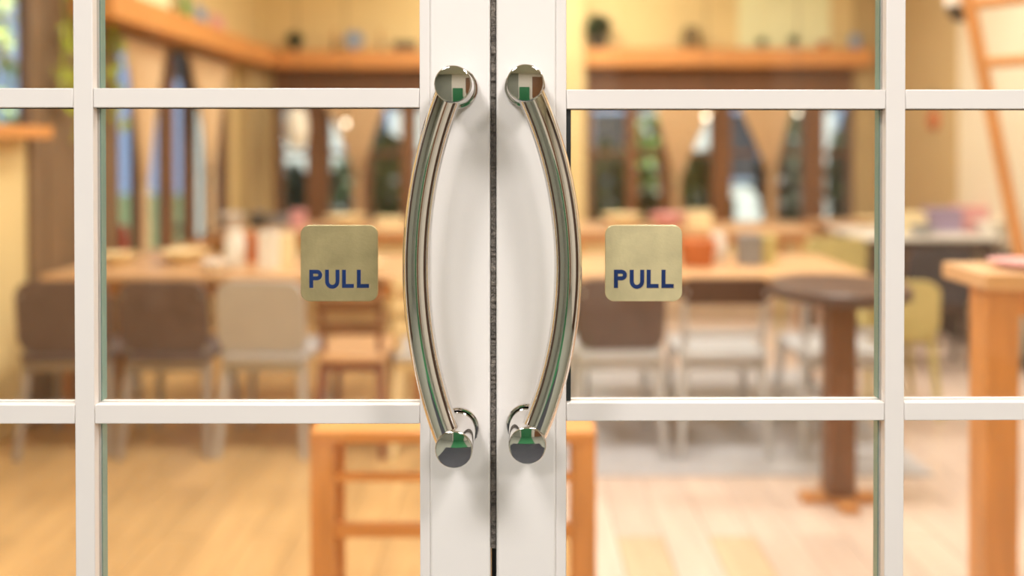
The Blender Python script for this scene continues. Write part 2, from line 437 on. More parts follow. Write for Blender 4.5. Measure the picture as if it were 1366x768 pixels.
# ================================================================ THE GLASS DOORS
GY0, GY1 = D + 0.016, D + 0.022      # glass
MY0 = D + 0.003                      # muntin front
BACK = D + 0.040
def leaf(name, sgn, gx, label, stile_bead, vmun, hmuns, rot=0.0):
    """sgn -1: left leaf, +1: right leaf; pixel measures of the bars at the door's front plane"""
    root = struct(bpy.data.objects.new(name, None), label); COL.objects.link(root)
    root.location = (gx, D, 0); root.rotation_euler = (0, 0, rot)
    L = Vector(root.location)
    X = lambda px: at(px, 350, MY0).x - L.x
    Z = lambda py: at(660 + sgn*200, py, MY0).z
    out = sgn * LEAF_W                     # hinge side
    inner, bead = stile_bead
    xi, xb = X(inner), X(bead)
    # meeting stile: main body with a stepped glazing bead
    sb = bx((0, 0, 0.008), (xb, 0.040, DOOR_H))
    obj('stile', sb, M['white'], root, bevel=0.0035, seg=3)
    obj('glazing_bead', bx((xb, 0.0022, 0.008), (xi, 0.038, DOOR_H)), M['bead'], root, bevel=0.001)
    hs = out - sgn * 0.10
    obj('stile', bx((hs, 0, 0.008), (out, 0.040, DOOR_H)), M['white'], root, bevel=0.0035, seg=3)
    obj('bottom_rail', bx((xi, 0, 0.008), (hs, 0.040, 0.20)), M['white'], root, bevel=0.003)
    obj('top_rail', bx((xi, 0, DOOR_H - 0.12), (hs, 0.040, DOOR_H)), M['white'], root, bevel=0.003)
    v0, v1 = sorted((X(vmun[0]), X(vmun[1])))
    # vertical glazing bar, front and back half; the glass is held between them
    zlo, zhi = 0.20, DOOR_H - 0.12
    obj('glazing_bar', bx((v0, 0.003, zlo), (v1, 0.016, zhi)), M['bead'], root, bevel=0.0012)
    obj('glazing_bar', bx((v0, 0.022, zlo), (v1, 0.030, zhi)), M['bead'], root, bevel=0.0012)
    hz = [sorted((Z(a), Z(b))) for a, b in hmuns]
    s0, s1 = sorted((v0 if sgn > 0 else v1, xi))
    t0, t1 = sorted((v1 if sgn > 0 else v0, hs))
    zs = [zlo]
    for a, b in sorted(hz):
        for u0, u1 in ((s0, s1), (t0, t1)):
            obj('glazing_bar', bx((u0 + 0.0004, 0.0034, a), (u1 - 0.0004, 0.016, b)), M['bead'], root, bevel=0.0012)
            obj('glazing_bar', bx((u0, 0.022, a), (u1, 0.030, b)), M['bead'], root, bevel=0.0012)
        zs += [a, b]
    zs.append(zhi)
    for z0, z1 in zip(zs[::2], zs[1::2]):
        for u0, u1 in ((s0, s1), (t0, t1)):
            obj('pane', bx((u0 - 0.0, 0.016, z0), (u1 + 0.0, 0.022, z1)), M['glass'], root, smooth=False)
            bm = bmesh.new(); g = 0.0014
            add_box(bm, (u0, 0.0222, z0), (u0 + g, 0.036, z1)); add_box(bm, (u1 - g, 0.0222, z0), (u1, 0.036, z1))
            obj('glazing_gasket', bm, M['teal'], root, smooth=False)['label'] = 'greenish glazing gasket round a pane'
            bm = bmesh.new(); g = 0.0012
            add_box(bm, (u0, 0.0135, z1 - g), (u1, 0.0159, z1))
            obj('seal', bm, M['black'], root, smooth=False)
    return root, L
hl = [(-296, -270), (117.5, 143.5), (540.0, 565.4), (950, 976), (1300, 1326)]
hr = [(-292, -266), (119.3, 145.2), (537.6, 562.0), (950, 976), (1300, 1326)]
door_l, LL = leaf('door_1', -1, GAP_L, 'white framed glazed door leaf on the left, hinged left', (560, 573.5), (98.8, 124.8), hl)
door_r, LR = leaf('door_2', 1, GAP_R, 'white framed glazed door leaf on the right, hinged right', (755.3, 741.5), (1182.6, 1208.6), hr, math.radians(0.35))
# dark open joint beside the right stile, middle pane only
o = obj('seal', bx((at(755.6, 300, D+.015).x - LR.x, 0.012, at(757, 536, D+.015).z), (at(761.5, 300, D+.015).x - LR.x, 0.0159, at(757, 146, D+.015).z)), M['black'], door_r, smooth=False)
o['label'] = 'black seal beside the right stile'
# brush pile in the meeting joint
zb = at(658, 732, D).z
bm = bx((0.0008, 0.004, zb), (GAP_R - GAP_L - 0.0008, 0.030, DOOR_H - 0.01))
bmesh.ops.subdivide_edges(bm, edges=[e for e in bm.edges if abs(e.verts[0].co.z - e.verts[1].co.z) > 0.1], cuts=420)
for v in bm.verts:
    if v.co.y < 0.01: v.co.y += R.uniform(-0.0025, 0.0025)
o = obj('brush_strip', bm, M['brush'], door_l); o['label'] = 'dark grey brush pile in the joint between the leaves'
o = obj('joint_backing', bx((0.0005, 0.031, 0.008), (GAP_R - GAP_L - 0.0005, 0.039, DOOR_H)), M['black'], door_l, smooth=False)

# ---------------------------------------------------------------- bow handles
def handle(door, L, capt, capb, bow, sgn):
    h = bpy.data.objects.new('pull_handle', None); COL.objects.link(h); h.parent = door
    mid = at((capt[0]+capb[0])/2, 355, D); h.location = (mid.x - L.x, 0, mid.z)
    O = Vector((mid.x, D, mid.z))
    DEP = 0.088
    for (px, py), nm in ((capt, 'top'), (capb, 'bottom')):
        c = at(px, py, D - DEP) - O
        off = (c.x, 0, c.z)
        pr = [(0.0, 0.0), (0.0268, 0.0), (0.0272, -0.001), (0.0272, -0.0062), (0.0262, -0.0074), (0.0246, -0.0076), (0.0241, -0.0068), (0.0241, -0.003), (0.0, -0.003)]
        obj('flange', lathe(pr, 56, 'y', off), M['chrome'], h)
        r = 0.0234
        pr = [(0.0, -0.003), (r, -0.003), (r, -DEP + 0.0038)]
        for k in range(1, 6):
            a = PI/2*k/5; pr.append((r - 0.002*(1-math.cos(a)), -DEP + 0.0038 - 0.002*math.sin(a)))
        obj('mounting_post', lathe(pr + [(0.0, -DEP + 0.0018)], 56, 'y', off), M['chrome'], h)
        rc = r - 0.0021; pr = []
        for k in range(9):
            t = 1 - k/8; pr.append((rc*t, -DEP + 0.0015 - 0.0016*(1 - t*t)))
        obj('end_cap', lathe([(0.0, -DEP + 0.0022), (rc, -DEP + 0.0022)] + pr, 56, 'y', off), M['chrome'], h)
    # the grip: an arc bowed sideways and forward
    y0, y1 = capt[1], capb[1]; xm = (capt[0] + capb[0])/2
    half = (y1 - y0)/2; sag = abs(bow - xm); rad = (half*half + sag*sag)/(2*sag)
    pts = []
    N = 64
    for k in range(N + 1):
        s = -1 + 2*k/N
        py = (y0+y1)/2 + half*s
        b = math.sqrt(rad*rad - (half*s)**2) - (rad - sag)
        px = capt[0] + (capb[0]-capt[0])*k/N + sgn*b
        dep = 0.066 + 0.004*(b/sag)
        pts.append(at(px, py, D - dep) - O)
    obj('grip', tube(pts, 0.0174, 40), M['chrome'], h)
    return h
hA = handle(door_l, LL, (604, 112), (605.2, 600.5), 555.5, -1); hA['label'] = 'polished steel pull handle bowed to the left'
hB = handle(door_r, LR, (700.3, 110.3), (703, 595.2), 757.5, 1); hB['label'] = 'polished steel pull handle bowed to the right'

# ---------------------------------------------------------------- PULL plates
def letter(kind, x0, x1, z0, z1, s, y0, y1):
    bm = bmesh.new()
    def arc(cx, cz, rx, rz, a0, a1, n=14):
        prev = None
        for k in range(n + 1):
            a = a0 + (a1 - a0)*k/n
            pts = [(cx + rx*math.cos(a), cz + rz*math.sin(a)), (cx + (rx-s)*math.cos(a), cz + (rz-s)*math.sin(a))]
            vs = [bm.verts.new((p[0], y, p[1])) for y in (y0, y1) for p in pts]
            if prev:
                p, v = prev, vs
                for f in ((p[0], p[1], v[1], v[0]), (p[2], v[2], v[3], p[3]), (p[0], v[0], v[2], p[2]), (p[1], p[3], v[3], v[1])): bm.faces.new(f)
            prev = vs
    if kind == 'P':
        add_box(bm, (x0, y0, z0), (x0 + s, y1, z1))
        h = (z1 - z0)*0.58; zc = z1 - h/2; xc = x1 - h/2
        add_box(bm, (x0 + s, y0, z1 - s), (xc, y1, z1)); add_box(bm, (x0 + s, y0, z1 - h), (xc, y1, z1 - h + s))
        arc(xc, zc, h/2, h/2, -PI/2, PI/2)
    elif kind == 'U':
        w = x1 - x0; zc = z0 + w/2
        add_box(bm, (x0, y0, zc), (x0 + s, y1, z1)); add_box(bm, (x1 - s, y0, zc), (x1, y1, z1))
        arc((x0+x1)/2, zc, w/2, w/2 + 0.0006, PI, 2*PI)
    else:
        add_box(bm, (x0, y0, z0), (x0 + s, y1, z1)); add_box(bm, (x0 + s, y0, z0), (x1, y1, z0 + s))
    return bm
def pull_sign(px0, m, label):
    yf = GY0 - 0.0032
    a, b = at(px0, 402, yf), at(px0 + 103, 300, yf)
    c = (a + b)/2
    root = thing('pull_sign', label, 'sign', (c.x, GY0, a.z), group=None)
    O = Vector(root.location)
    pl = obj('plate', prism(round_rect(a.x - O.x, 0, b.x - O.x, b.z - a.z, 0.0125), -0.0032, -0.0001), m, root, bevel=0.0009)
    for ch, u0, u1, lo in (('P', 11.8, 29, 84), ('U', 32.8, 52, 84.6), ('L', 55.4, 71.2, 84), ('L', 75.2, 91.4, 84)):
        p, q = at(px0 + u0, 300 + lo - 0.2, yf), at(px0 + u1, 359.6, yf)
        ob = obj('letter', letter(ch, p.x - O.x, q.x - O.x, p.z - O.z, q.z - O.z, 0.0053, -0.0038, -0.0031), M['blue'], root, smooth=False)
        obj('letter_edge', letter(ch, p.x - O.x + 0.0006, q.x - O.x + 0.0011, p.z - O.z - 0.0007, q.z - O.z - 0.0004, 0.0053, -0.0036, -0.0031), M['bevelcut'], ob, smooth=False)
    return root
pull_sign(401, M['brass'], 'darker aged brass plate lettered PULL on the left door glass')
pull_sign(807.2, M['brass2'], 'paler brass plate lettered PULL on the right door glass')

# ================================================================ LEDGES ON THE WALLS
lt = at(500, 67, 7.75).z; lb = at(500, 90, 7.75).z
led = tag(obj('wall_shelf', bx((XL + 0.26, 7.75, lb), (at(745, 0, 7.9).x, YB, lt)), M['woodh'], bevel=0.006), 'thick orange pine shelf high on the back wall, left bay', 'shelf')
rt = at(950, 64, 7.75).z; rb = at(950, 88, 7.75).z
tag(obj('wall_shelf', bx((at(782, 0, 7.75).x, 7.75, rb), (at(1164, 0, 7.75).x, YB - 0.1, rt)), M['woodh'], bevel=0.006), 'thick orange pine shelf high on the back wall, right bay', 'shelf')
tag(obj('wall_shelf', bx((XL, 4.62, lb), (XL + 0.25, YB, lt)), M['woodh'], bevel=0.006), 'thick orange pine shelf running back along the left wall', 'shelf')

# ================================================================ CURTAINS
def curtain(p0, p1, apex, y_top, y_tie, label, Y=7.88, wall='back'):
    """gathered linen, wide at the rail and pulled to a tie"""
    bm = bmesh.new(); rows, cols = 14, 40
    if wall == 'back': a, b, c = at(p0, y_top, Y), at(p1, y_top, Y), at(apex, y_tie, Y)
    else:
        X = XL + 0.09
        f = lambda p: X * F / (p - 695)
        a, b, c = Vector((0, f(p0), 0)), Vector((0, f(p1), 0)), Vector((0, f(apex), 0))
        a.z = b.z = 2.03; c.z = at(apex, y_tie, c.y).z
    g = []
    for i in range(rows + 1):
        t = i / rows; row = []
        for j in range(cols + 1):
            s = j / cols
            q = a.lerp(b, s); w = t ** 0.8
            tie = c + (b - a) * 0.10 * (s - 0.5)
            p = q.lerp(Vector((tie.x, tie.y, c.z)), 0) ; p = Vector((q.x + (tie.x - q.x)*w, q.y + (tie.y - q.y)*w, a.z + (c.z - a.z)*t))
            n = 0.018 * math.sin(s * 2*PI*9) * (1 - 0.5*t)
            if wall == 'back': p.y += n
            else: p.x = X + n
            row.append(bm.verts.new(p))
        g.append(row)
    for i in range(rows):
        for j in range(cols): bm.faces.new((g[i][j], g[i][j+1], g[i+1][j+1], g[i+1][j]))
    # tail below the tie
    tail = []
    for i in range(7):
        t = i / 6; row = []
        for j in range(13):
            s = j/12 - 0.5; w = (0.10 + 0.05*t) * (b - a)
            p = c + w*s; p.z = c.z - 0.45*t
            if wall == 'back': p.y += 0.012*math.sin(j*2.2)
            else: p.x = X + 0.012*math.sin(j*2.2)
            row.append(bm.verts.new(p))
        tail.append(row)
    for i in range(6):
        for j in range(12): bm.faces.new((tail[i][j], tail[i][j+1], tail[i+1][j+1], tail[i+1][j]))
    root = thing('curtain', label, 'curtain', ((a.x + b.x)/2 if wall == 'back' else XL + 0.09, (a.y + b.y)/2, c.z - 0.45), group='tied linen curtains')
    bmesh.ops.translate(bm, verts=bm.verts, vec=-Vector(root.location))
    cl = obj('cloth', bm, M['curtain'], root)
    so = cl.modifiers.new('solid', 'SOLIDIFY'); so.thickness = 0.003
    cc = c - Vector(root.location)
    if wall != 'back': cc.x = 0
    obj('tie', lathe([(0.02, -0.012), (0.028, -0.008), (0.028, 0.008), (0.02, 0.012)], 14, 'z', cc), M['creamcard'], root)
    return root
curtain(163, 224, 193, 148, 250, 'tied beige curtain nearest the brown boards on the left wall', wall='left')
curtain(250, 307, 281, 148, 235, 'tied beige curtain beside the corner on the left wall', wall='left')
curtain(428, 520, 478, 132, 235, 'tied beige curtain in the back left window bay')
curtain(868, 962, 903, 132, 238, 'tied beige curtain just left of the middle post, back right bay')
curtain(978, 1062, 1030, 132, 236, 'tied beige curtain just right of the middle post, back right bay')

# ================================================================ FURNITURE
def chair(label, seatm, backm, legm, loc, rz=0, kind='pad', w=0.40, top=0.79, group=None):
    t = thing('dining_chair', label, 'chair', loc, rz, group)
    obj('seat', prism(round_rect(-w/2, -0.19, w/2, 0.21, 0.05), 0.0, 0.035), seatm, t, bevel=0.008)
    s = t.children[-1]; s.rotation_euler = (PI/2, 0, 0); s.location = (0, 0, 0.425)
    for sx in (-1, 1):
        obj('leg', tube([(sx*(w/2 - 0.03), 0.17, 0.43), (sx*(w/2 - 0.005), 0.20, 0.0)], [0.020, 0.014], 10), legm, t)
        obj('leg', tube([(sx*(w/2 - 0.03), -0.16, 0.43), (sx*(w/2 - 0.005), -0.22, 0.0)], [0.022, 0.015], 10), legm, t)
        obj('back_post', tube([(sx*(w/2 - 0.03), -0.165, 0.43), (sx*(w/2 - 0.025), -0.19, 0.62), (sx*(w/2 - 0.025), -0.225, top - 0.05)], 0.014, 10), legm, t)
    obj('apron', bx((-w/2 + 0.03, -0.17, 0.375), (w/2 - 0.03, -0.15, 0.425)), legm, t, bevel=0.004)
    def back(z0, z1, m, nm='backrest', th=0.030):
        bm = prism(round_rect(-w/2 + 0.005, z0, w/2 - 0.005, z1, min(0.07, (z1-z0)/2.3), 8), -0.238, -0.238 + th)
        bmesh.ops.triangulate(bm, faces=[f for f in bm.faces if len(f.verts) > 4])
        for v in bm.verts: v.co.y += 0.045*(top - v.co.z)/0.35 + 0.10*v.co.x**2*-1.0
        return obj(nm, bm, m, t, bevel=0.006)
    if kind == 'pad': back(0.47, top, backm)
    elif kind == 'rail':
        back(top - 0.115, top, backm); obj('cross_rail', bx((-w/2 + 0.03, -0.19, 0.52), (w/2 - 0.03, -0.17, 0.555)), legm, t, bevel=0.004)
    elif kind == 'ladder':
        for zz in (0.55, 0.65, 0.75): back(zz, zz + 0.055, backm, 'slat', 0.018)
    elif kind == 'cutout':
        back(top - 0.30, top, backm); back(0.47, 0.51, backm, 'cross_rail', 0.02)
    return t
def chair_at(px, Y, *a, **k):
    p = at(px, 400, Y); return chair(*a, loc=(p.x, Y + 0.22, 0.0135 if (p.x > 0.2 and p.x < 1.7 and Y < 5 and Y > 3.5) else 0), **k)
CG = 'chairs drawn up to the near tables'
chair_at(76, 3.80, 'taupe padded chair with grey legs beside the left wall', M['taupe'], M['taupe'], M['mgrey'], rz=0.1, group=CG)
chair_at(217, 3.80, 'taupe padded chair with grey legs between the brown and the off-white chair', M['taupe'], M['taupe'], M['mgrey'], group=CG)
chair_at(350, 3.80, 'off-white chair with solid back and pale legs, right end of left row', M['offwhite'], M['offwhite'], M['offwhite'], rz=-0.05, group=CG)
chair_at(826, 3.78, 'brown padded chair with pale grey legs at the near right table', M['lgrey'], M['taupe'], M['lgrey'], rz=0.05, group=CG)
chair_at(968, 3.78, 'pale grey chair with one dark brown top rail and open back', M['lgrey'], M['dtwood'], M['lgrey'], kind='rail', group=CG)
chair_at(1130, 3.80, 'pale grey chair behind the dark pedestal table', M['lgrey'], M['lgrey'], M['lgrey'], kind='rail', group=CG)
chair_at(1110, 5.42, 'yellow olive chair with holed back at the far right table', M['olive'], M['olive'], M['olive'], rz=0.1, kind='cutout', w=0.42, top=0.80)
chair_at(1212, 4.35, 'yellow olive low chair near the white table', M['olive'], M['olive'], M['olive'], rz=-0.1, kind='cutout', w=0.36, top=0.70)
chair_at(466, 3.80, 'reddish brown ladder back chair beside the off-white chair', M['twood'], M['dwood'], M['redwood'], kind='ladder', w=0.31, group=CG)
chair_at(576, 3.80, 'cream chair partly behind the left door handle', M['offwhite'], M['creamcard'], M['creamcard'], kind='ladder', w=0.36, group=CG)
chair_at(1250, 5.15, 'charcoal padded chair at the white table, nearer the yellow chair', M['charcoal'], M['charcoal'], M['dtwood'], rz=0.1, w=0.42, top=0.76)
chair_at(1362, 5.12, 'charcoal padded chair at the white table, next to the right wall', M['charcoal'], M['charcoal'], M['dtwood'], rz=0.0, w=0.38, top=0.74)

HAZE = obj('rug', bx((0.14, 3.60, 0.0003), (1.735, 5.3, 0.009)), M['rugm'], bevel=0.003)  # sheet added to put the bluish glass haze into the floor colour
tag(HAZE, 'pale blue grey rug under the right hand tables and chairs', 'rug')
def table(label, x0, x1, y0, y1, z, topm, legm, legw=0.06, th=0.035, apron=True, name='dining_table'):
    t = thing(name, label, 'table', ((x0+x1)/2, (y0+y1)/2, 0.0095 if (0.14 < x0 and x1 < 2.05 and y1 < 6.2) else 0))
    if t.location.z > 0: z -= t.location.z
    w, d = (x1-x0)/2, (y1-y0)/2
    obj('tabletop', bx((-w, -d, z - th), (w, d, z)), topm, t, bevel=0.005)
    for sx in (-1, 1):
        for sy in (-1, 1):
            cx, cy = sx*(w - 0.05 - legw/2), sy*(d - 0.04 - legw/2)
            obj('leg', bx((cx - legw/2, cy - legw/2, 0), (cx + legw/2, cy + legw/2, z - th)), legm, t, bevel=0.004)
    if apron:
        for sy in (-1, 1): obj('apron', bx((-w + 0.08, sy*(d - 0.06) - 0.01, z - th - 0.08), (w - 0.08, sy*(d - 0.06) + 0.01, z - th)), legm, t, bevel=0.003)
    return t
TZ = 0.75
table('long tan wooden table behind the left row of chairs', -2.36, -0.42, 4.22, 5.02, TZ, M['twood'], M['wood'])
table('long tan wooden table by the left back windows', -2.25, -0.55, 6.35, 7.1, TZ, M['twood'], M['wood'])
table('tan wooden table behind the right row of chairs', 0.22, 1.72, 4.22, 5.0, TZ, M['twood'], M['dtwood'])
table('long tan wooden table by the right back windows', 0.35, 2.2, 6.4, 7.1, TZ, M['twood'], M['wood'])
table('tan wooden table in the back right corner', 2.45, 3.2, 6.5, 7.4, TZ, M['twood'], M['wood'])
table('white topped table before the right wall', 2.28, 3.22, 5.72, 6.40, 0.78, M['porc'], M['dtwood'])
# tall wooden table near the right edge
p = at(1335, 600, 2.55)
t = thing('tall_table', 'tall orange wooden table with a thick leg, right of the glass bars', 'table', (p.x + 0.32, 2.62, 0))
obj('tabletop', bx((-0.40, -0.13, 0.97), (0.42, 0.13, 1.02)), M['twood'], t, bevel=0.005)
for x in (-0.32, 0.34): obj('leg', bx((x - 0.05, -0.08, 0), (x + 0.05, 0.02, 0.97)), M['wood'], t, bevel=0.005)
obj('apron', bx((-0.27, -0.05, 0.88), (0.29, -0.03, 0.97)), M['wood'], t, bevel=0.003)
# round pedestal table
p = at(1119, 500, 3.36)
t = thing('pedestal_table', 'round dark brown pedestal table on one thick post', 'table', (p.x, 3.36, 0))
obj('tabletop', lathe([(0.0, 0.80), (0.25, 0.80), (0.265, 0.81), (0.265, 0.84), (0.255, 0.85), (0.0, 0.85)], 40), M['dtwood'], t)
obj('post', bx((-0.052, -0.052, 0.03), (0.052, 0.052, 0.80)), M['dwood'], t, bevel=0.006)
obj('foot', bx((-0.15, -0.035, 0), (0.15, 0.035, 0.03)), M['wood'], t, bevel=0.006)
obj('foot', bx((-0.035, -0.13, 0), (0.035, 0.13, 0.03)), M['wood'], t, bevel=0.006)

# low bench just inside the doors
xa, xb = at(431, 600, 2.5).x, at(779, 600, 2.5).x
t = thing('bench', 'low orange pine bench with two rails just behind the doors', 'bench', ((xa+xb)/2, 2.57, 0))
hw = (xb - xa)/2; pw = 0.034; zt = at(500, 574, 2.48).z
obj('seat_board', bx((-hw - pw, -0.10, zt - 0.035), (hw + pw, 0.10, zt)), M['woodh'], t, bevel=0.006)
for sx in (-1, 1):
    for sy in (-1, 1):
        obj('leg', bx((sx*hw - pw, sy*0.07 - 0.02, 0), (sx*hw + pw, sy*0.07 + 0.02, zt - 0.035)), M['wood'], t, bevel=0.005)
for py, sy in ((632, -1), (702, -1)):
    z = at(500, py, 2.52).z; w = 0.011 if py == 632 else 0.02
    obj('rail', bx((-hw + pw, sy*0.07 - 0.012, z - w), (hw - pw, sy*0.07 + 0.012, z + w)), M['woodh'], t, bevel=0.003)

# ladder leaning by the right wall
LY = 4.35
b0, b1 = at(1345, 262, LY), at(1292, 0, LY)
dirv = (b1 - b0).normalized()
foot = b0 + dirv * (-(b0.z)/dirv.z); head = b0 + dirv * ((2.75 - b0.z)/dirv.z)
t = thing('ladder', 'orange wooden ladder leaning near the right wall', 'ladder', (foot.x + 0.2, LY, 0))
O = Vector(t.location); off = Vector((0.48, -0.55, 0))
for k in (0, 1):
    f, h = foot + off*k - O, head + off*k - O
    bm = bmesh.new(); add_tube(bm, [f, h], 0.034, 8)
    obj('rail', bm, M['wood'], t)
for zz in (0.35, 0.80, at(1330, 84, LY).z, at(1330, 6, LY).z, 2.56):
    q = foot + dirv * (zz/dirv.z) - O
    obj('rung', tube([q, q + off], 0.028, 8), M['wood'], t)

# ================================================================ THINGS ON SHELVES AND TABLES
def rest(px, Y, z): p = at(px, 300, Y); return Vector((p.x, Y, z))
def jar(label, px, Y, z, r, h, m, lidm=None, cat='jar', name='jar', lid=True):
    t = thing(name, label, cat, rest(px, Y, z))
    obj('body', lathe([(0.0, 0), (r*0.85, 0), (r, h*0.08), (r, h*0.72), (r*0.75, h*0.86), (r*0.75, h*0.9), (0, h*0.9)], 20), m, t)
    if lid: obj('lid', lathe([(0, h*0.9), (r*0.8, h*0.9), (r*0.8, h*0.98), (r*0.7, h), (0, h)], 20), lidm or M['darkg'], t)
    return t
def box(label, px, Y, z, w, d, h, m, name='carton', cat='box', rz=0.0):
    t = thing(name, label, cat, rest(px, Y, z), rz)
    obj('body', bx((-w/2, -d/2, 0), (w/2, d/2, h*0.86)), m, t, bevel=0.003)
    obj('lid', bx((-w/2 - 0.003, -d/2 - 0.003, h*0.86), (w/2 + 0.003, d/2 + 0.003, h)), m, t, bevel=0.003)
    return t
def basket(label, px, Y, z, r, h, m):
    t = thing('basket', label, 'basket', rest(px, Y, z))
    bm = lathe([(0, 0), (r*0.8, 0), (r, h), (r*0.93, h), (r*0.75, 0.012), (0, 0.012)], 24)
    obj('body', bm, m, t)
    obj('rim', lathe([(r*0.97, h - 0.008), (r*1.04, h), (r*0.97, h + 0.008), (r*0.9, h)], 24), m, t)
    return t
def bowl(label, px, Y, z, r, h, m, name='bowl', cat='bowl'):
    o = obj(name, lathe([(0, 0), (r*0.5, 0), (r*0.55, h*0.1), (r, h), (r*0.94, h), (r*0.5, h*0.2), (0, h*0.18)], 24), m, loc=rest(px, Y, z))
    return tag(o, label, cat)
def foliage(n, rx, ry, rz_, size, zc, rr):
    bm = bmesh.new()
    for _ in range(n):
        a, b, q = rr.uniform(0, 2*PI), rr.uniform(-1, 1), rr.uniform(0.35, 1) ** 0.5
        c = Vector((rx*q*math.cos(a)*math.sqrt(1-b*b), ry*q*math.sin(a)*math.sqrt(1-b*b), zc + rz_*q*b))
        mt = Matrix.Rotation(rr.uniform(0, 2*PI), 3, 'Z') @ Matrix.Rotation(rr.uniform(-1.2, 1.2), 3, 'X')
        s = size*rr.uniform(0.7, 1.2)
        bm.faces.new([bm.verts.new(c + mt @ Vector(v)) for v in ((0, -s, 0), (s*0.45, -s*0.1, s*0.1), (0, s, 0), (-s*0.45, -s*0.1, s*0.1))])
    return bm
def plant(label, px, Y, z, r, h, potm, leafm, seed):
    t = thing('potted_plant', label, 'plant', rest(px, Y, z)); rr = random.Random(seed)
    obj('pot', lathe([(0, 0), (r*0.5, 0), (r*0.62, h*0.35), (r*0.55, h*0.35), (r*0.5, h*0.3), (0, h*0.3)], 18), potm, t)
    obj('stem', tube([(0, 0, h*0.28), (0.004, 0.003, h*0.75)], 0.006, 6), M['darkg'], t)
    f = obj('foliage', foliage(170, r, r, h*0.36, r*0.42, h*0.66, rr), leafm, t, smooth=False); f['kind'] = 'stuff'
    return t
SY_ = 7.86
# left wall shelf: bright cards standing on it
def card(label, y, z, w, h, m, name='picture_card'):
    t = thing(name, label, 'card', (XL + 0.12, y, z), 0.0)
    c = obj('face', bx((-0.008, -w/2, 0.0), (0.0, w/2, h)), m, t, bevel=0.002); c.rotation_euler = (0, -0.12, 0)
    o = obj('easel', bx((-0.06, -0.01, 0), (-0.052, 0.01, h*0.7)), M['creamcard'], t, smooth=False); o.rotation_euler = (0, 0.10, 0)
    return t
card('green picture card standing on the left wall shelf', 6.0, lt, 0.14, 0.20, M['green'])
card('blue grey picture card between green and pink cards', 6.28, lt, 0.20, 0.16, M['bluec'])
card('pink picture card standing on the left wall shelf', 6.62, lt, 0.26, 0.15, M['pink'])
card('wide yellow picture board behind the left wall shelf cards', 5.45, lt, 0.50, 0.32, M['yellow'], 'picture_board')
# back left shelf
plant('small dark potted plant at left end of back shelf', 394, SY_, lt, 0.075, 0.17, M['darkg'], M['dleaf'], 3)
def candle(label, px):
    t = thing('candlestick', label, 'candlestick', rest(px, SY_, lt))
    obj('base', lathe([(0, 0), (0.035, 0), (0.03, 0.012), (0.012, 0.02), (0.01, 0.10), (0.018, 0.11), (0, 0.11)], 14), M['darkg'], t)
    obj('candle', lathe([(0, 0.11), (0.011, 0.11), (0.011, 0.19), (0, 0.19)], 10), M['terra'], t)
candle('slim candlestick left of the silver clock', 447)
candle('slim candlestick right of the silver clock', 508)
t = thing('table_clock', 'round silver clock standing on the back shelf', 'clock', rest(473, SY_, lt))
obj('case', lathe([(0, -0.03), (0.082, -0.03), (0.09, -0.02), (0.09, 0.02), (0.082, 0.03), (0, 0.03)], 32, 'y', (0, 0, 0.105)), M['silver'], t)
obj('dial', lathe([(0, -0.0335), (0.07, -0.0335), (0.07, -0.0301), (0, -0.0301)], 32, 'y', (0, 0, 0.105)), M['bluec'], t)
obj('base', bx((-0.04, -0.03, 0), (0.04, 0.03, 0.018)), M['silver'], t, bevel=0.003)
box('low dark box at the right end of the back shelf', 541, SY_, lt, 0.20, 0.14, 0.085, M['darkg'])
# back right shelf
plant('bushy dark potted plant at left end of right back shelf', 798, SY_, rt, 0.12, 0.31, M['darkg'], M['dleaf'], 5)
jar('dark lidded tan jar on the right back shelf', 922, SY_, rt, 0.085, 0.20, M['olivej'], M['darkg'])
plant('first tiny green plant before the yellow board', 1016, SY_, rt, 0.045, 0.10, M['porc'], M['leaf'], 6)
plant('middle tiny green plant before the yellow board', 1058, SY_, rt, 0.05, 0.12, M['porc'], M['leaf'], 7)
bowl('small brown bowl on the right back shelf', 1098, SY_, rt, 0.05, 0.07, M['terra'])
jar('blue grey jar at the right end of the right back shelf', 1140, SY_, rt, 0.05, 0.14, M['bluec'], M['greyp'])
pa, pb = at(985, 66, 7.98), at(1108, -40, 7.98)
t = thing('wall_board', 'big pale yellow board on the wall above the right shelf', 'board', ((pa.x + pb.x)/2, 7.99, rt + 0.005))  # yellow green reflection in the glass, put in as a coloured panel
obj('panel', bx((-(pb.x-pa.x)/2, -0.012, 0), ((pb.x-pa.x)/2, 0.009, pb.z - rt)), M['yellow'], t, bevel=0.003)
# yellow green leaf reflection in the glass, built as a vine
t = thing('trailing_vine', 'yellow green vine trailing down the brown wall boards', 'plant', (XL + 0.05, 4.55, 1.45))
rr = random.Random(11)
for k, (y, zl) in enumerate(((-0.12, 0.10), (0.0, -0.05), (0.40, 0.05))):
    pts = [(0.03 + 0.02*rr.random(), y + 0.05*rr.uniform(-1, 1), 1.5 - i*(1.5 - zl)/9) for i in range(10)]
    s = obj('stem', tube(pts, 0.004, 5), M['vine'], t)
    bm = bmesh.new()
    for i in range(46):
        z = rr.uniform(zl, 1.5); c = Vector((0.03 + rr.uniform(0, 0.05), y + rr.uniform(-0.10, 0.10), z)); q = rr.uniform(0.03, 0.055)
        mt = Matrix.Rotation(rr.uniform(-0.8, 0.8), 3, 'Z') @ Matrix.Rotation(rr.uniform(-1, 1), 3, 'X')
        bm.faces.new([bm.verts.new(c + mt @ Vector(v)) for v in ((0, 0, q), (0.01, q*0.6, 0), (0, 0, -q), (0.01, -q*0.6, 0))])
    f = obj('leaves', bm, M['vine'], s, smooth=False); f['kind'] = 'stuff'
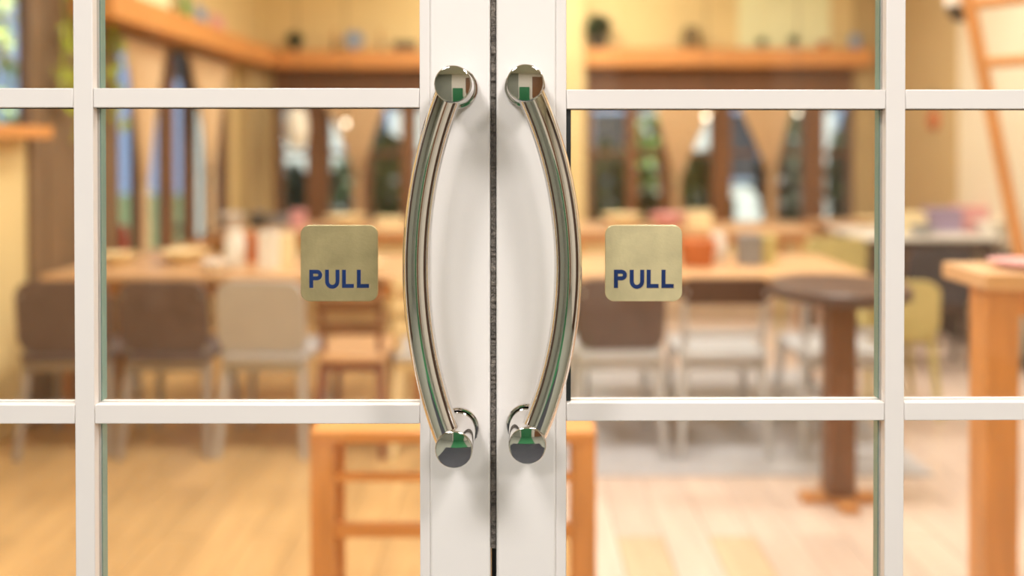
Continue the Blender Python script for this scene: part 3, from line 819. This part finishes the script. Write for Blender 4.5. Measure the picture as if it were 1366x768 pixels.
obj('hook', tube([(-0.02, 0.25, 1.5), (0.03, 0.25, 1.5), (0.03, -0.12, 1.5), (0.03, 0.40, 1.5)], 0.006, 6), M['darkg'], t)
# near left table
jar('tall white jar on the near left table', 313, 4.5, TZ, 0.055, 0.20, M['porc'], M['porc'])
basket('orange brown basket beside the white jar', 333, 4.72, TZ, 0.085, 0.14, M['terra'])
box('white carton right of the orange basket', 359, 4.45, TZ, 0.09, 0.09, 0.19, M['porc'])
box('cream yellow carton beside the white carton', 382, 4.55, TZ, 0.07, 0.09, 0.17, M['creamcard'])
bowl('wide cream bowl on the near left table', 248, 4.65, TZ, 0.13, 0.07, M['creamcard'])
bowl('white bowl nearest the taupe chair', 290, 4.36, TZ, 0.08, 0.05, M['porc'])
jar('dark brown jar at right end of near left table', 420, 4.6, TZ, 0.05, 0.13, M['dtwood'], M['darkg'])
bowl('cream plate at right end of near left table', 480, 4.5, TZ, 0.13, 0.025, M['creamcard'], 'plate', 'plate')
bowl('small cream bowl by the left wall end of table', 160, 4.6, TZ, 0.10, 0.06, M['creamcard'])
# far left table
jar('short dark jar at the left of the far table', 345, 6.6, TZ, 0.07, 0.12, M['darkg'], M['greyp'])
box('long grey carton on the far left table', 375, 6.8, TZ, 0.16, 0.1, 0.08, M['greyp'])
box('pink carton on the far left table', 398, 6.55, TZ, 0.10, 0.1, 0.14, M['pink'])
bowl('wide cream bowl on the far left table', 462, 6.6, TZ, 0.17, 0.09, M['creamcard'])
bowl('large white bowl on the far left table', 310, 6.7, TZ, 0.10, 0.1, M['porc'])
box('cream carton at right end of the far left table', 520, 6.6, TZ, 0.2, 0.14, 0.08, M['creamcard'])
jar('red bottle on the left window sill', 162, 5.42, 0.66, 0.04, 0.22, M['red'], M['red'], 'bottle', 'bottle')
# right tables
basket('orange brown basket on the near right table', 930, 4.55, TZ, 0.10, 0.13, M['terra'])
jar('white jug on the near right table', 958, 4.7, TZ, 0.05, 0.16, M['porc'], M['porc'])
box('grey carton on the near right table', 999, 4.6, TZ, 0.11, 0.1, 0.16, M['greyp'])
box('olive carton beside the grey carton', 1024, 4.65, TZ, 0.07, 0.1, 0.15, M['olive'])
bowl('white bowl at left of the near right table', 850, 4.5, TZ, 0.11, 0.06, M['porc'])
bowl('cream bowl at the left of the far right table', 830, 6.6, TZ, 0.16, 0.1, M['creamcard'])
bowl('pale pink bowl on the far right table', 890, 6.55, TZ, 0.15, 0.11, M['pink'])
box('cream carton on the far right table', 930, 6.7, TZ, 0.2, 0.15, 0.12, M['creamcard'])
# right corner
box('cream carton on the white table', 1210, 6.0, 0.78, 0.2, 0.16, 0.13, M['creamcard'])
box('mauve carton on the white table', 1256, 6.05, 0.78, 0.22, 0.16, 0.16, M['mauve'])
bowl('grey bowl on the white table', 1230, 5.82, 0.78, 0.09, 0.06, M['greyp'])
box('pale pink carton on the white table', 1292, 6.1, 0.78, 0.2, 0.16, 0.17, M['pink'])
bowl('white bowl on the white table, next to right wall', 1322, 5.9, 0.78, 0.11, 0.08, M['porc'])
bowl('pink tray on the tall wooden table', 1366, 2.62, 1.02, 0.10, 0.02, M['pink'], 'tray', 'tray')
bowl('pale dish in the back right corner', 1160, 6.8, TZ, 0.14, 0.05, M['creamcard'])
# wall ornament on the right wall
t = thing('wall_ornament', 'round brown ornament on the right wall', 'ornament', (XR - 0.031, 6.75, at(1240, 160, 6.75).z))
obj('disc', lathe([(0, -0.03), (0.07, -0.03), (0.085, 0.0), (0, 0.0)], 20, 'y'), M['terra'], t).rotation_euler = (0, 0, -PI/2)
obj('hanger', tube([(-0.012, 0, 0.07), (-0.012, 0, 0.26)], 0.006, 6), M['darkg'], t)
plant_p = (XR - 0.12, 6.2)

# ---------------------------------------------------------------- lamps
def pendant(label, px, py, Y, r):
    p = at(px, py, Y); t = thing('pendant_lamp', label, 'lamp', (p.x, Y, p.z), group=None)
    obj('bulb', lathe([(0, -r), (r*0.6, -r*0.8), (r, 0), (r*0.7, r*0.75), (r*0.35, r*1.2), (0, r*1.2)], 18), M['lamp'], t)
    obj('cord', tube([(0, 0, r*1.2), (0, 0, CEIL_IN - p.z)], 0.004, 6), M['darkg'], t)
pendant('small glowing pendant bulb before the back left curtain', 461, 165, 7.4, 0.026)
pendant('small glowing pendant bulb left of the middle post', 942, 156, 7.4, 0.028)
pendant('small glowing pendant bulb right of the middle post', 1064, 150, 7.4, 0.022)
p = at(396, 172, 7.5)
t = thing('paper_lantern', 'tall white paper lantern hanging by the back left window', 'lamp', (p.x, 7.5, p.z - 0.17))
obj('shade', lathe([(0.04, 0), (0.085, 0.05), (0.10, 0.17), (0.085, 0.30), (0.04, 0.36), (0.03, 0.36), (0.03, 0)], 20), M['paper'], t)
obj('cord', tube([(0, 0, 0.36), (0, 0, CEIL_IN - p.z + 0.17)], 0.004, 6), M['darkg'], t)
p = at(1281, 14, 4.6)
t = thing('spotlight', 'white and dark spotlight hanging beside the ladder', 'lamp', (p.x, 4.6, p.z))
obj('head', lathe([(0, -0.06), (0.03, -0.06), (0.07, 0.0), (0.07, 0.02), (0, 0.02)], 18), M['darkg'], t)
sl = bpy.data.lights.new('spotlight_beam', 'SPOT'); sl.energy = 26; sl.spot_size = 1.5; sl.spot_blend = 0.8; sl.shadow_soft_size = 0.04; sl.color = (1, 0.97, 0.92)
so_ = bpy.data.objects.new('spotlight_beam', sl); COL.objects.link(so_); so_.location = (p.x, 4.72, p.z - 0.08)
so_.rotation_euler = (Vector((XR, 6.3, 2.5)) - so_.location).to_track_quat('-Z', 'Y').to_euler()
obj('collar', lathe([(0, 0.02), (0.075, 0.02), (0.08, 0.09), (0, 0.09)], 18), M['porc'], t)
obj('rod', tube([(0, 0, 0.09), (0, 0, CEIL_IN - p.z)], 0.008, 8), M['porc'], t)
def fixture(x, y, w, d, z, label):
    t = thing('ceiling_light', label, 'lamp', (x, y, z))
    bm = bmesh.new()
    W, H = w/2 + 0.03, d/2 + 0.03
    add_box(bm, (-W, -H, -0.03), (W, -d/2, 0)); add_box(bm, (-W, d/2, -0.03), (W, H, 0))
    add_box(bm, (-W, -d/2, -0.03), (-w/2, d/2, 0)); add_box(bm, (w/2, -d/2, -0.03), (W, d/2, 0))
    obj('frame', bm, M['porc'], t, smooth=False)
    return t
FG = 'ceiling light panels out of the picture'
for a in ADDED_INSIDE_LIGHTS: fixture(*a[:4], CEIL_IN, 'ceiling light panel above the dining room')['group'] = FG
for a in OUTSIDE_LIGHTS: fixture(*a[:4], CEIL_OUT, 'ceiling light panel in the porch before the doors')['group'] = FG

# ================================================================ GARDEN BEYOND THE WINDOWS
struct(obj('ground', bx((-14, YB + 0.13, -0.3), (14, 26, -0.15)), M['grass'], smooth=False))
struct(obj('ground', bx((-14, -4, -0.3), (XL - 0.13, YB + 0.13, -0.15)), M['grass'], smooth=False))
def shrub(label, x, y, r, h, m, seed, n=900):
    t = thing('garden_shrub', label, 'shrub', (x, y, -0.15), group='shrubs beyond the windows'); rr = random.Random(seed)
    obj('stem', tube([(0, 0, 0), (0.03, 0.02, h*0.5)], 0.03, 6), M['dtwood'], t)
    f = obj('foliage', foliage(n, r, r*0.8, h*0.42, 0.10, h*0.56, rr), m, t, smooth=False); f['kind'] = 'stuff'
SH = ((392, 9.0, 0.28, 1.35, 'dleaf', 'beyond the paper lantern'), (478, 10.2, 0.42, 1.5, 'dleaf', 'behind the back left curtain'), (520, 9.0, 0.30, 1.7, 'leaf', 'right of the back left curtain'),
      (640, 9.3, 0.45, 1.8, 'dleaf', 'behind the door handles'), (806, 9.1, 0.30, 1.6, 'leaf', 'in the leftmost pane of the right bay'), (866, 9.7, 0.32, 1.9, 'leaf', 'behind the second pane of the right bay'),
      (935, 9.1, 0.34, 1.5, 'leaf', 'left of the middle post'), (1050, 9.5, 0.34, 2.0, 'dleaf', 'behind the right curtain'), (1136, 9.0, 0.26, 1.9, 'dleaf', 'beyond the rightmost pane'))
for i, (px, Y, r, h, m, nm) in enumerate(SH):
    p = at(px, 200, Y)
    shrub(('dark' if m == 'dleaf' else 'mid') + ' green garden shrub ' + nm, p.x, Y, r, h, M[m], 20 + i)
shrub('green garden shrub outside the small left window', XL - 2.2, 7.8, 0.9, 3.6, M['bleaf'], 40, 1200)
t = thing('garden_house', 'long pale house far beyond the back windows', 'building', (1.5, 14, -0.15))
obj('wall', bx((-7, 0, 0), (7, 3, 2.6)), M['render'], t, smooth=False)
obj('roof', prism([(-7.3, 2.6), (7.3, 2.6), (6.2, 3.9), (-6.2, 3.9)], -0.3, 3.3), M['slate'], t, smooth=False)
for k in range(7):
    x = -6 + 2*k
    f = obj('window', bx((x - 0.4, -0.04, 0.9), (x + 0.4, 0.02, 2.1)), M['bluec'], t, smooth=False)
    obj('pane', bx((x - 0.33, -0.05, 0.97), (x + 0.33, -0.041, 2.03)), M['slate'], f, smooth=False)

# ================================================================ PORCH IN FRONT OF THE DOORS (seen mirrored in the handles)
PX, PY = 3.2, -5.0
struct(obj('floor_porch', bx((-PX, PY, -0.14), (PX, D - 0.012, -0.012)), M['celadon'], smooth=False))
tag(obj('door_mat', bx((-0.85, -2.3, -0.0117), (0.85, 0.9, 0.0)), M['slate'], bevel=0.003), 'dark grey mat before the doors, mirrored in the handles', 'mat')
struct(obj('ceiling_porch', bx((-PX, PY, CEIL_OUT), (PX, D - 0.012, CEIL_OUT + 0.1)), M['ceil'], smooth=False))
struct(obj('wall_porch_back', bx((-PX, PY - 0.1, -0.14), (PX, PY, CEIL_OUT)), M['porchwall'], smooth=False))
struct(obj('wall_porch_left', bx((-PX - 0.1, PY, -0.14), (-PX, D - 0.012, CEIL_OUT)), M['celadon'], smooth=False))
struct(obj('wall_porch_right', bx((PX, PY, -0.14), (PX + 0.1, D - 0.012, CEIL_OUT)), M['porchwall'], smooth=False))
struct(obj('trim_7', bx((0.9, PY + 0.002, -0.01), (2.2, PY + 0.06, 2.6)), M['dwood'], bevel=0.01))          # brown wooden door leaf opposite
struct(obj('trim_8', bx((-3.0, PY + 0.002, -0.01), (-0.7, PY + 0.05, CEIL_OUT)), M['celadon'], bevel=0.01))    # grey green wall panel
tag(obj('runner_mat', bx((-0.55, PY + 0.32, -0.0117), (0.55, -2.33, 0.004)), M['gpost'], bevel=0.002), 'green runner mat on the porch, mirrored in the handles', 'mat')
struct(obj('trim_9', bx((-0.55, PY + 0.002, -0.01), (0.55, PY + 0.30, 1.42)), M['gpost'], bevel=0.01))     # green painted pillar
struct(obj('trim_10', bx((PX - 0.06, -0.4, -0.01), (PX - 0.002, 1.1, 2.9)), M['dtwood'], bevel=0.01))
struct(obj('trim_11', bx((-PX + 0.002, 0.0, -0.01), (-PX + 0.06, 1.1, 2.9)), M['dtwood'], bevel=0.01))
